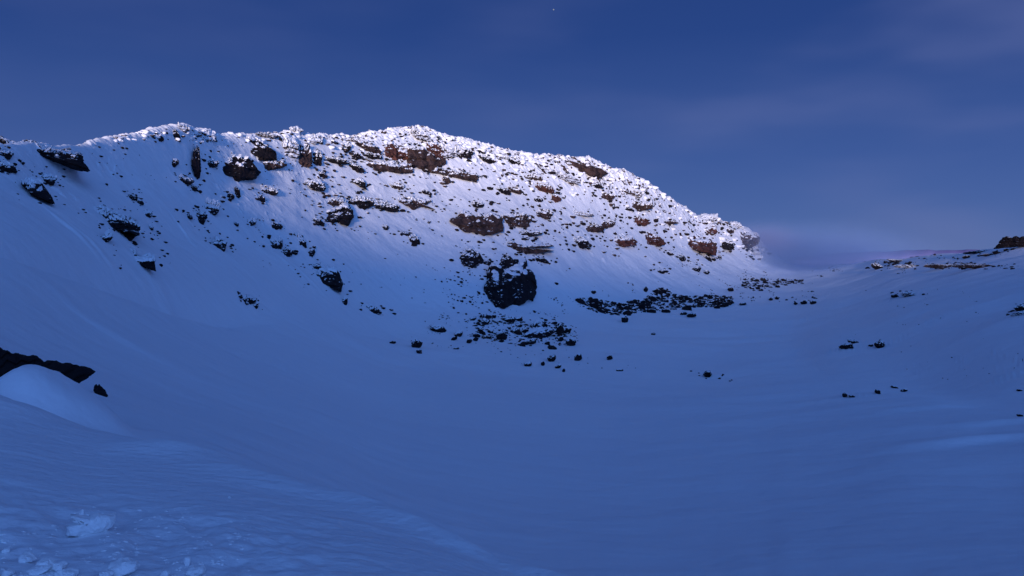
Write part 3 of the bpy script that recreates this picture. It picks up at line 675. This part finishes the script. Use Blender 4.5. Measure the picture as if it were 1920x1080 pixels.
# ---- loose boulders on the floor: one object each
BLD = [
(822,617,33,12,-20,'long slab shaped black boulder on the left of the boulder field'),
(782,645,20,14,-10,'black boulder alone to the left under the slab shaped one'),
(786,660,11,6,-10,'small flat boulder just under the lone boulder'),
(736,642,12,5,-5,'low boulder with snow on it, leftmost on the floor'),
(1008,611,26,18,10,'tall black boulder crowning the heap in the centre of the field'),
(1012,626,58,16,0,'broad low black boulder in front of the heap'),
(940,630,21,13,-10,'black boulder at the left end of the central heap'),
(968,620,16,10,-5,'black boulder between the left end and the top of the heap'),
(956,599,28,11,-8,'wide dark boulder heading the boulder field under the giant block'),
(974,598,13,8,0,'small dark boulder at the right end of the heading boulder'),
(1050,619,14,16,-20,'upright black boulder right of the heap, left one of two'),
(1065,620,12,11,0,'blocky black boulder right of the heap, right one of two'),
(1071,641,19,14,5,'roundest black boulder, right under the two blocky ones'),
(1051,636,12,8,25,'small tilted boulder touching the roundest one on its left'),
(996,641,19,9,5,'flat black boulder under the broad low one'),
(1035,672,18,11,10,'notched black boulder on the bottom row of the field'),
(990,683,14,8,10,'lowest left boulder of the bottom row'),
(1018,682,8,7,0,'small stone left of the notched boulder'),
(1084,670,14,12,35,'tilted black boulder on the bottom row, right of the notched one'),
(1047,687,12,7,20,'small slanting boulder under the notched one'),
(1057,695,6,5,30,'lowest little stone of the whole field'),
(1143,671,11,7,10,'lone black boulder on the open floor right of the tilted one'),
(1162,694,13,4,5,'thin flat boulder farthest out on the open floor'),
(910,604,15,11,-10,'black boulder left of the heading boulder'),
(904,594,9,7,0,'round stone above left of the heading boulder'),
(887,598,12,6,-5,'flat stone left of the round one'),
(860,626,15,10,20,'heaped small boulder at the left of the field'),
(852,635,11,6,15,'stone leaning under the heaped small boulder'),
(880,640,11,7,10,'middle stone of the three between slab and heap'),
(892,636,10,7,10,'right stone of the three between slab and heap'),
(855,653,12,4,-5,'flat stone low on the left of the field'),
(1172,599,13,11,0,'biggest black boulder in front of the dark rubble band'),
(1296,591,18,8,0,'rectangular black boulder in front of the right part of the rubble band'),
(1282,588,13,5,5,'flat boulder touching the rectangular one'),
(1370,543,11,7,0,'dark boulder above the right end of the rubble band'),
(1393,570,13,5,0,'flat boulder off the right end of the rubble band'),
(1211,543,7,9,-20,'upright stone above the middle of the rubble band'),
(1225,626,8,4,0,'single small stone on the bare floor'),
(1492,569,7,5,0,'smallest of three boulders in a row on the right flat'),
(1507,567,12,7,0,'middle peaked boulder of three in a row on the right flat'),
(1524,567,13,7,0,'right boulder of three in a row on the right flat'),
(1445,561,8,5,0,'left one of two small boulders on the flat before the mist'),
(1457,559,8,5,0,'right one of two small boulders on the flat before the mist'),
(1584,741,9,8,0,'leftmost dark stone above the drift lip on the right'),
(1597,743,11,4,-5,'low stone beside the leftmost one above the drift lip'),
(1646,735,11,7,-20,'dark stone above the middle of the drift lip'),
(1677,726,14,4,-15,'thin slanting stone above the drift lip'),
(1695,732,12,5,10,'stone right of the thin slanting one above the drift lip'),
(1911,732,10,3,0,'small stone at the right edge above the drift lip'),
(1912,779,10,4,-5,'small stone at the right edge under the drift lip'),
(1113,548,10,5,-5,'dark stone above the left end of the rubble band'),
]
for i, (cx, cy, w_, h_, rot, lab) in enumerate(BLD):
    rock('boulder', cx, cy, w_*1.05, h_*1.1, rot, 'K', lab, cat='boulder', snow=0.3 if w_ > 11 else 0, seed=900+i, group='loose boulders on the crater floor', sub=5 if w_ > 14 else 4, thick=0.5, rough=0.14)
# ---- smaller boulders: shared shapes, one object each, alike within their patch
protos = []
def stone_proto(i):
    rng = np.random.RandomState(300+i); D_, F_ = ico(3)
    k = facets(D_, rng, 11, 0.6, 0.95)
    V_ = D_*k[:, None]*np.array([1.0, rng.uniform(.7, 1.0), rng.uniform(.55, .85)])
    V_ *= (1+0.14*fbm(V_[:, 0]*2+i*5, V_[:, 1]*2, V_[:, 2]*2, 3, 81))[:, None]
    V_ /= np.abs(V_[:, 0]).max()
    return V_, F_
PV = [stone_proto(i) for i in range(9)]
pm = []
def place_stone(cx, cy, wpx, label, group, rng, sink=0.35, name='boulder', cat='boulder'):
    P0, r = cast(cx, cy+wpx*0.25)
    i = rng.randint(0, 9)
    if i not in PLACED:
        o = mesh_np(name, PV[i][0], PV[i][1], M_ROCK['K'], False); PLACED[i] = o; 
    else:
        o = PLACED[i].copy(); COL.objects.link(o); o.name = name
    s = wpx/2*r*math.cos(az_of(cx))/FOC
    o.location = (P0[0], P0[1], P0[2]+s*(0.5-sink)); o.scale = (s, s, s*rng.uniform(.75, 1.25)); o.rotation_euler = (rng.uniform(-.35, .35), rng.uniform(-.35, .35), rng.uniform(0, 6.28))
    tag(o, label, cat, group); return o
PLACED = {}
def inpoly(x, y, p):
    c = False; j = len(p)-1
    for i in range(len(p)):
        if (p[i][1] > y) != (p[j][1] > y) and x < (p[j][0]-p[i][0])*(y-p[i][1])/(p[j][1]-p[i][1])+p[i][0]: c = not c
        j = i
    return c
def patch(poly, n, smin, smax, label, group, seed, big_low=0.0, f=None, clump=0.0, out=None):
    rng = np.random.RandomState(seed); p = np.array(poly, float); lo = p.min(0); hi = p.max(0); c = 0; tries = 0
    while c < n and tries < 40000:
        tries += 1
        x = rng.uniform(lo[0], hi[0]); y = rng.uniform(lo[1], hi[1])
        if not inpoly(x, y, poly): continue
        if clump and pn((x*0.85+y*0.5)/34.0, (y*0.85-x*0.5)/9.0, seed*1.7) < clump*rng.uniform(0.12, 0.45): continue
        t = rng.rand()**2.2; s = smin+(smax-smin)*t
        if big_low: s *= 1+big_low*(y-lo[1])/(hi[1]-lo[1])
        if out is None: place_stone(x, y, s, label, group, rng)
        else: out.append((x, y, s))
        c += 1
BAND = [(1078,560),(1105,557),(1130,563),(1160,566),(1205,562),(1225,545),(1236,537),(1250,540),(1262,549),(1300,555),(1340,553),(1372,556),(1378,566),(1362,573),(1335,576),(1300,575),(1262,580),(1225,584),(1185,588),(1150,590),(1120,585),(1092,575)]
BAND2 = [(1388,522),(1420,520),(1455,522),(1508,524),(1510,530),(1470,535),(1450,538),(1420,545),(1392,541)]
FIELD = [(905,590),(960,592),(1030,600),(1080,612),(1085,640),(1040,650),(985,648),(935,640),(880,625)]
TRAIL = [(835,515),(862,505),(905,545),(925,580),(920,600),(880,612),(852,595),(845,550),(820,535)]
patch(BAND, 100, 7, 18, 'black boulder packed in the dark rubble band at the foot of the right slope', 'boulders of the dark rubble band', 11, 0.5)
patch(BAND2, 34, 5.0, 12, 'dark boulder in the second rubble band fading into the mist', 'boulders of the misty rubble band', 12)
patch(FIELD, 56, 6, 17, 'small black boulder scattered round the heap below the giant block', 'small boulders round the central heap', 13, 0.2)
patch(TRAIL, 28, 3.5, 8, 'small dark stone on the trail running down left of the giant block', 'stones left of the giant block', 14)
patch([(1380,545),(1510,542),(1540,560),(1500,566),(1390,566)], 20, 3, 6.5, 'tiny dark stone on the flat between the two rubble bands', 'stones on the flat before the mist', 15)
patch([(1290,690),(1320,700),(1375,700),(1385,714),(1335,716),(1298,708)], 10, 3.5, 7, 'small stone of the snowy cluster low on the open floor', 'stones round the pointed black rock', 16)
patch([(880,650),(1010,652),(1160,690),(1060,700),(960,672)], 8, 3, 5, 'tiny stone strewn on the floor under the boulder field', 'stones under the boulder field', 17)
# ---- uncountable specks of rubble over the whole face: one object
pts = []
patch([(150,300),(330,290),(420,350),(600,470),(560,520),(380,440),(250,400)], 70, 2.5, 7.5, '', '', 21, clump=1.0, out=pts)
patch([(560,330),(760,330),(900,370),(900,470),(780,470),(650,440),(560,400)], 70, 2.5, 8, '', '', 22, clump=1.0, out=pts)
patch([(880,300),(1100,330),(1260,400),(1330,460),(1330,520),(1150,480),(960,450),(880,380)], 70, 3, 9, '', '', 23, clump=1.0, out=pts)
patch([(420,440),(600,480),(800,470),(880,520),(880,600),(700,560),(520,540)], 34, 2, 5, '', '', 24, clump=0.8, out=pts)
patch(BAND, 680, 3, 8.5, '', '', 25, out=pts)
patch([(1060,535),(1390,520),(1400,560),(1230,545),(1110,565)], 60, 1.5, 4, '', '', 26, clump=1.0, out=pts)
patch(BAND2, 150, 2.5, 7, '', '', 27, out=pts)
patch([(1380,505),(1540,505),(1580,520),(1540,560),(1390,560)], 70, 1.5, 4.5, '', '', 28, clump=0.8, out=pts)
patch(FIELD, 330, 2.5, 8, '', '', 29, out=pts)
patch([(790,480),(900,500),(915,640),(850,660),(770,640),(790,560)], 150, 1.5, 4, '', '', 30, clump=0.8, out=pts)
patch([(900,640),(1100,640),(1220,690),(1100,700),(930,680)], 26, 1.5, 3.5, '', '', 31, out=pts)
patch([(1580,480),(1880,470),(1910,500),(1640,520)], 90, 1.5, 5.5, '', '', 32, clump=1.2, out=pts)
patch([(1580,530),(1915,540),(1915,720),(1560,720)], 40, 1.5, 4, '', '', 33, clump=1.2, out=pts)
patch([(1300,480),(1420,500),(1390,530),(1230,500)], 40, 1.5, 4.5, '', '', 34, clump=1.0, out=pts)
patch([(880,560),(1000,582),(1090,600),(1085,640),(900,640),(850,600)], 110, 2, 5.5, '', '', 35, clump=0.6, out=pts)
patch([(1020,540),(1100,555),(1110,590),(1060,600),(1010,580)], 40, 1.5, 5, '', '', 36, clump=0.6, out=pts)
patch([(1500,490),(1700,485),(1700,510),(1520,520)], 60, 1.5, 5, '', '', 37, clump=0.8, out=pts)
rng = np.random.RandomState(78)
sat = []
for (cx, cy, w_, h_, rot, mt) in OUTR:
    if w_ < 14 or cy > 620: continue
    for q in range(int(3+w_*0.26)):
        a = rng.uniform(0, 6.28); d = rng.uniform(0.45, 1.0)
        x = cx+w_*d*math.cos(a)*1.25; y = cy-math.tan(R(rot))*(x-cx)*0.5-abs(h_*d*math.sin(a))*(1.0 if rng.rand() < .7 else -0.6)
        if y < np.interp(x, SKY[:, 0], SKY[:, 1])+3: continue
        sat.append((x, y, 2.2+8.5*rng.rand()**1.6))
rng = np.random.RandomState(77); VV = []; FF = []; nv = 0
P3 = []
for i in range(5):
    D_, F_ = ico(2); k = facets(D_, rng, 8, 0.6, 0.95); P3.append((D_*k[:, None]*np.array([1, .8, .7]), F_))
for x, y, s in pts+sat:
    P0, r = cast(x, y+s*0.2); D_, F_ = P3[rng.randint(5)]; q = s/2*r*math.cos(az_of(x))/FOC; a = rng.uniform(0, 6.28)
    c_, s_ = math.cos(a), math.sin(a); V_ = D_*q*np.array([rng.uniform(.8, 1.7), 1, rng.uniform(.6, 1.1)]); V_ = np.stack([V_[:, 0]*c_-V_[:, 1]*s_, V_[:, 0]*s_+V_[:, 1]*c_, V_[:, 2]], 1)
    VV.append(V_+P0+np.array([0, 0, q*0.1])); FF.append(F_+nv); nv += len(V_)
tag(mesh_np('rubble', np.concatenate(VV), np.concatenate(FF), M_ROCK['K'], False), 'specks of dark rubble strewn over the snow slopes', kind='stuff')

# ---- rime crusted rubble along the crest: lumps of snow and plastered stones nobody could count
def lumps(name, label, n, seed, zone, smin, smax, mat):
    rng = np.random.RandomState(seed); VV = []; FF = []; nv = 0; c = 0; t_ = 0
    while c < n and t_ < n*30:
        t_ += 1
        x, y, ok = zone(rng)
        if not ok: continue
        P0, r = cast(x, y); D_, F_ = P3[rng.randint(5)] if True else ico(2)
        q = rng.uniform(smin, smax)/2*r*math.cos(az_of(x))/FOC; a = rng.uniform(0, 6.28); c_, s_ = math.cos(a), math.sin(a)
        V_ = D_*(1+0.25*pn(D_[:, 0]*2+c, D_[:, 1]*2, D_[:, 2]*2))[:, None]*q*np.array([rng.uniform(.8, 1.6), 1, rng.uniform(.6, 1.0)]); V_ = np.stack([V_[:, 0]*c_-V_[:, 1]*s_, V_[:, 0]*s_+V_[:, 1]*c_, V_[:, 2]], 1)
        VV.append(V_+P0-np.array([0, 0, q*0.25])); FF.append(F_+nv); nv += len(V_); c += 1
    return tag(mesh_np(name, np.concatenate(VV), np.concatenate(FF), mat, True), label, kind='stuff')
def crest_zone(rng):
    x = rng.choice([rng.uniform(640, 1430), rng.uniform(440, 700), rng.uniform(215, 405)], p=[.78, .13, .09])
    d = np.interp(x, [215, 300, 400, 440, 640, 760, 900, 1100, 1300, 1430], [8, 26, 30, 14, 26, 60, 60, 75, 60, 40])
    y = np.interp(x, SKY[:, 0], SKY[:, 1])+1.5+d*rng.rand()**1.7
    return x, y, pn(x/22.0, y/9.0, 4.4) > rng.uniform(-0.35, 0.25)
lumps('rime_rubble', 'white rime coated lumps crowding the crest of the ridge', 420, 41, crest_zone, 5, 17, M_CAP)
lumps('crest_rubble', 'dark stones showing between the rime along the crest', 300, 42, crest_zone, 4, 11, M_ROCK['S'])
def face_zone(rng):
    x = rng.uniform(560, 1400); lo = np.interp(x, SKY[:, 0], SKY[:, 1])+20; hi = np.interp(x, [560, 760, 960, 1200, 1400], [400, 400, 480, 500, 500])
    y = rng.uniform(lo, hi)
    return x, y, pn((x*0.95+y*0.2)/40.0, (y-x*0.2)/9.0, 8.8) > rng.uniform(0.12, 0.4)
lumps('snowy_rubble', 'half buried stones in bands across the ridge face', 170, 43, face_zone, 4, 14, M_ROCK['S'])
# ------------------------------------------------------------------ near things
# black ledge at the left edge, half buried by the little snow dome
rock('rock_outcrop', 0,0,0,0,0,'N','bare black rock mass cut by the left edge, beside a small snow dome', poly=[(-150,668),(-110,650),(-60,652),(-20,654),(8,657),(20,664),(40,666),(60,674),(82,682),(115,690),(150,700),(165,708),(120,740),(46,760),(-10,748),(-60,748),(-120,735)], snow=0.0, seed=5, sub=6, thick=0.25, rough=0.05, cap=False, rfix=24.7, group='rock outcrops in the snow')
rock('rock_outcrop', 188,734,28,15,-42,'N','small black splinter at the right foot of the small snow dome', snow=0, seed=7, sub=5, thick=0.5, rough=0.2, cap=False, group='rock outcrops in the snow')
def clod(cx, by, w_, h_, label, seed, poly=None, d=0.6, name='snow_clod'):
    """chunk of broken snow resting at photograph row by"""
    P0, r = cast(cx, by); m = r*math.cos(az_of(cx))/FOC; W = w_*m; H = h_*m
    rng = np.random.RandomState(seed); D_, F_ = ico(5)
    k = facets(D_, rng, 10, 0.6, 0.95); th = np.arctan2(D_[:, 2], D_[:, 0]); rho = np.hypot(D_[:, 0], D_[:, 2])
    if poly:
        pa = np.array(poly, float); c = (pa.max(0)+pa.min(0))/2; Rp = star(poly, c, th)*m; k = 1-(1-k)*0.35
    else: Rp = (np.abs(np.cos(th)/(W/2))**2.4+np.abs(np.sin(th)/(H/2))**2.4)**(-1/2.4)
    x_ = Rp*rho**0.6*np.cos(th); z_ = Rp*rho**0.6*np.sin(th); y_ = d*W/2*np.sign(D_[:, 1])*np.abs(D_[:, 1])**0.5
    s = min(W, H); n = fbm(x_/s*1.3+seed, y_/s*1.3, z_/s*1.3, 4, 91)+0.3*billow(x_/s*3, y_/s*3, z_/s*3+seed, 2, 93)
    kk = k*(1+0.26*n)
    Vc = np.stack([x_*kk, y_*kk, z_*kk+H*0.44], 1)
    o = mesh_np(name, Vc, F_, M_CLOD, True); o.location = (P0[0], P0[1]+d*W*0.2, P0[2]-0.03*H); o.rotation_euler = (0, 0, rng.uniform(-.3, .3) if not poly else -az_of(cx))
    tag(o, label, 'snow chunk', 'broken snow chunks on the near mound'); return o
clod(166, 1002, 90, 46, 'large bright block of snow with a hollow back on the near mound', 3, poly=[(121,1006),(122,985),(123,968),(129,963),(138,973),(150,979),(165,974),(178,970),(196,975),(209,978),(212,988),(204,998),(190,1005),(160,1008)], name='snow_block', d=0.5)
clod(153, 976, 9, 22, 'thin upright shard of snow standing behind the large bright block', 4, name='snow_shard', d=0.5)
CL = [(48,1054,32,16,'pointed snow clod left of the bottom left heap'),(82,1066,34,18,'snow clod at the left of the bottom left heap'),(106,1070,30,16,'white snow clod topping the bottom left heap'),
(72,1076,38,14,'low snow clod at the foot of the bottom left heap'),(15,1080,20,12,'small snow clod at the bottom left corner'),(10,1036,16,8,'soft little snow clod on the left edge'),
(228,1076,60,26,'broad layered snow clod on the bottom edge'),(308,1084,20,16,'small snow clod between the broad one and the corner pair'),(350,1060,14,16,'upright snow clod of the right hand pair'),
(364,1078,36,16,'cracked snow clod below the upright one of the pair'),(122,1084,40,16,'snow clod on the bottom edge right of the heap'),(195,1082,30,12,'flat snow clod left of the broad layered one'),(430,934,5,4,'tiny bright crumb of snow high on the mound')]
for i, (x_, y_, w_, h_, lab) in enumerate(CL): clod(x_, y_, w_, h_, lab, 20+i, d=0.8)

def near_zone(rng):
    x = rng.uniform(-10, 470); y = 1080-rng.rand()**1.6*130
    return x, y, pn(x/60.0, y/22.0, 2.2) > rng.uniform(-0.15, 0.35)
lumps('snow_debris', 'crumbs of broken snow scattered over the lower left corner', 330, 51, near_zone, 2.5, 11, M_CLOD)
# ------------------------------------------------------------------ far cloud bank, drifting mist, first star
def cloud_bank(x0, x1, y, r, hh, name, label, seed):
    n = 160; m = 14; V_ = []
    for i in range(n):
        px = x0+(x1-x0)*i/(n-1); t = i/(n-1); a = az_of(px)
        top = hh*(math.sin(math.pi*t)**0.45)*(1+0.18*float(fbm(t*7+seed, 0.3, 0.1, 4, 5)))
        for j in range(m):
            q = j/(m-1)*2*math.pi
            rr = r+math.cos(q)*420*(0.4+math.sin(math.pi*t))
            z = -r*(y-HZ)/FOC+math.sin(q)*top+12*float(fbm(t*20, q*0.8, seed, 3, 9))
            V_.append((rr*math.sin(a), rr*math.cos(a), z))
    F_ = []
    for i in range(n-1):
        for j in range(m): F_.append((i*m+j, i*m+(j+1) % m, (i+1)*m+(j+1) % m, (i+1)*m+j))
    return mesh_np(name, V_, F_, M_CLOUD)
M_CLOUD, t_, p_ = new_mat('dusk cloud'); p_.inputs['Base Color'].default_value = (0.20, 0.18, 0.42, 1); p_.inputs['Roughness'].default_value = 1  # dusk shade of the bank is put into this violet base colour
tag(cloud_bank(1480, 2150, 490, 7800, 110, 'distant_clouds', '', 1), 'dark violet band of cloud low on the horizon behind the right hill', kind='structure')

# haze: one closed box of thin air round the scene
def box(name, lo, hi):
    V_ = [(x, y, z) for x in (lo[0], hi[0]) for y in (lo[1], hi[1]) for z in (lo[2], hi[2])]
    F_ = [(0,1,3,2),(4,6,7,5),(0,4,5,1),(2,3,7,6),(0,2,6,4),(1,5,7,3)]
    return mesh_np(name, V_, F_, None, False)
import bmesh
D_, F_ = ico(4)
def puff(name, px, y, r, sx, sy, sz, dens, label, seed, thr=0.45, col=(0.36, 0.53, 0.84, 1)):
    a = az_of(px); c = np.array([r*math.sin(a), r*math.cos(a), Zof(px, y, r)])
    V_ = D_*np.array([sx, sy, sz])
    ca, sa = math.cos(-a), math.sin(-a)
    V_ = np.stack([V_[:, 0]*ca-V_[:, 1]*sa, V_[:, 0]*sa+V_[:, 1]*ca, V_[:, 2]], 1)
    o = mesh_np(name, V_, F_, None, True); o.location = c
    m = bpy.data.materials.new('mist'); m.use_nodes = True; t = m.node_tree; t.nodes.clear()
    ou = t.nodes.new('ShaderNodeOutputMaterial'); pv = t.nodes.new('ShaderNodeVolumePrincipled'); t.links.new(pv.outputs[0], ou.inputs['Volume'])
    pv.inputs['Color'].default_value = col; pv.inputs['Anisotropy'].default_value = 0.0
    g = t.nodes.new('ShaderNodeTexCoord'); nz = t.nodes.new('ShaderNodeTexNoise'); nz.inputs['Scale'].default_value = 0.016; nz.inputs['Detail'].default_value = 3; t.links.new(g.outputs['Object'], nz.inputs['Vector'])
    # density fades to nothing at the hull
    mpn = t.nodes.new('ShaderNodeMapping'); mpn.vector_type = 'POINT'; mpn.inputs['Rotation'].default_value = (0, 0, a); t.links.new(g.outputs['Object'], mpn.inputs[0])
    dv = t.nodes.new('ShaderNodeVectorMath'); dv.operation = 'DIVIDE'; dv.inputs[1].default_value = (sx, sy, sz); t.links.new(mpn.outputs[0], dv.inputs[0])
    le = t.nodes.new('ShaderNodeVectorMath'); le.operation = 'LENGTH'; t.links.new(dv.outputs[0], le.inputs[0])
    fr = t.nodes.new('ShaderNodeMapRange'); fr.interpolation_type = 'SMOOTHSTEP'; fr.inputs[1].default_value = 1.0; fr.inputs[2].default_value = 0.0; fr.inputs[3].default_value = 0.0; fr.inputs[4].default_value = 1.0; t.links.new(le.outputs['Value'], fr.inputs[0])
    nr = t.nodes.new('ShaderNodeMapRange'); nr.inputs[1].default_value = thr; nr.inputs[2].default_value = thr+0.22; nr.inputs[3].default_value = 0.25; nr.inputs[4].default_value = dens; t.links.new(nz.outputs[0], nr.inputs[0])
    nr.inputs[3].default_value = dens*0.35
    mu = t.nodes.new('ShaderNodeMath'); mu.operation = 'MULTIPLY'; sq = t.nodes.new('ShaderNodeMath'); sq.operation = 'POWER'; sq.inputs[1].default_value = 1.6; t.links.new(fr.outputs[0], sq.inputs[0]); t.links.new(sq.outputs[0], mu.inputs[0]); t.links.new(nr.outputs[0], mu.inputs[1]); t.links.new(mu.outputs[0], pv.inputs['Density'])
    o.data.materials.clear(); o.data.materials.append(m)
    tag(o, label, kind='stuff'); return o
puff('mist', 1480, 492, 620, 125, 150, 38, 0.050, 'thin mist drifting over the saddle and round the tip of the ridge', 1, 0.40)
puff('mist_puff', 1425, 452, 590, 40, 60, 18, 0.035, 'pale mauve puff of mist spilling off the tip of the ridge', 2, 0.42, (0.50, 0.52, 0.76, 1))
# star
ms, t_, p_ = new_mat('star light'); p_.inputs['Emission Color'].default_value = (0.75, 0.85, 1, 1); p_.inputs['Emission Strength'].default_value = 0.3; p_.inputs['Base Color'].default_value = (0, 0, 0, 1)
Ds, Fs = ico(2); so = mesh_np('star', Ds*16.0, Fs, ms); a_ = az_of(1038); so.location = (18000*math.sin(a_), 18000*math.cos(a_), Zof(1038, 18, 18000))
tag(so, 'single faint star near the top of the sky', 'star')
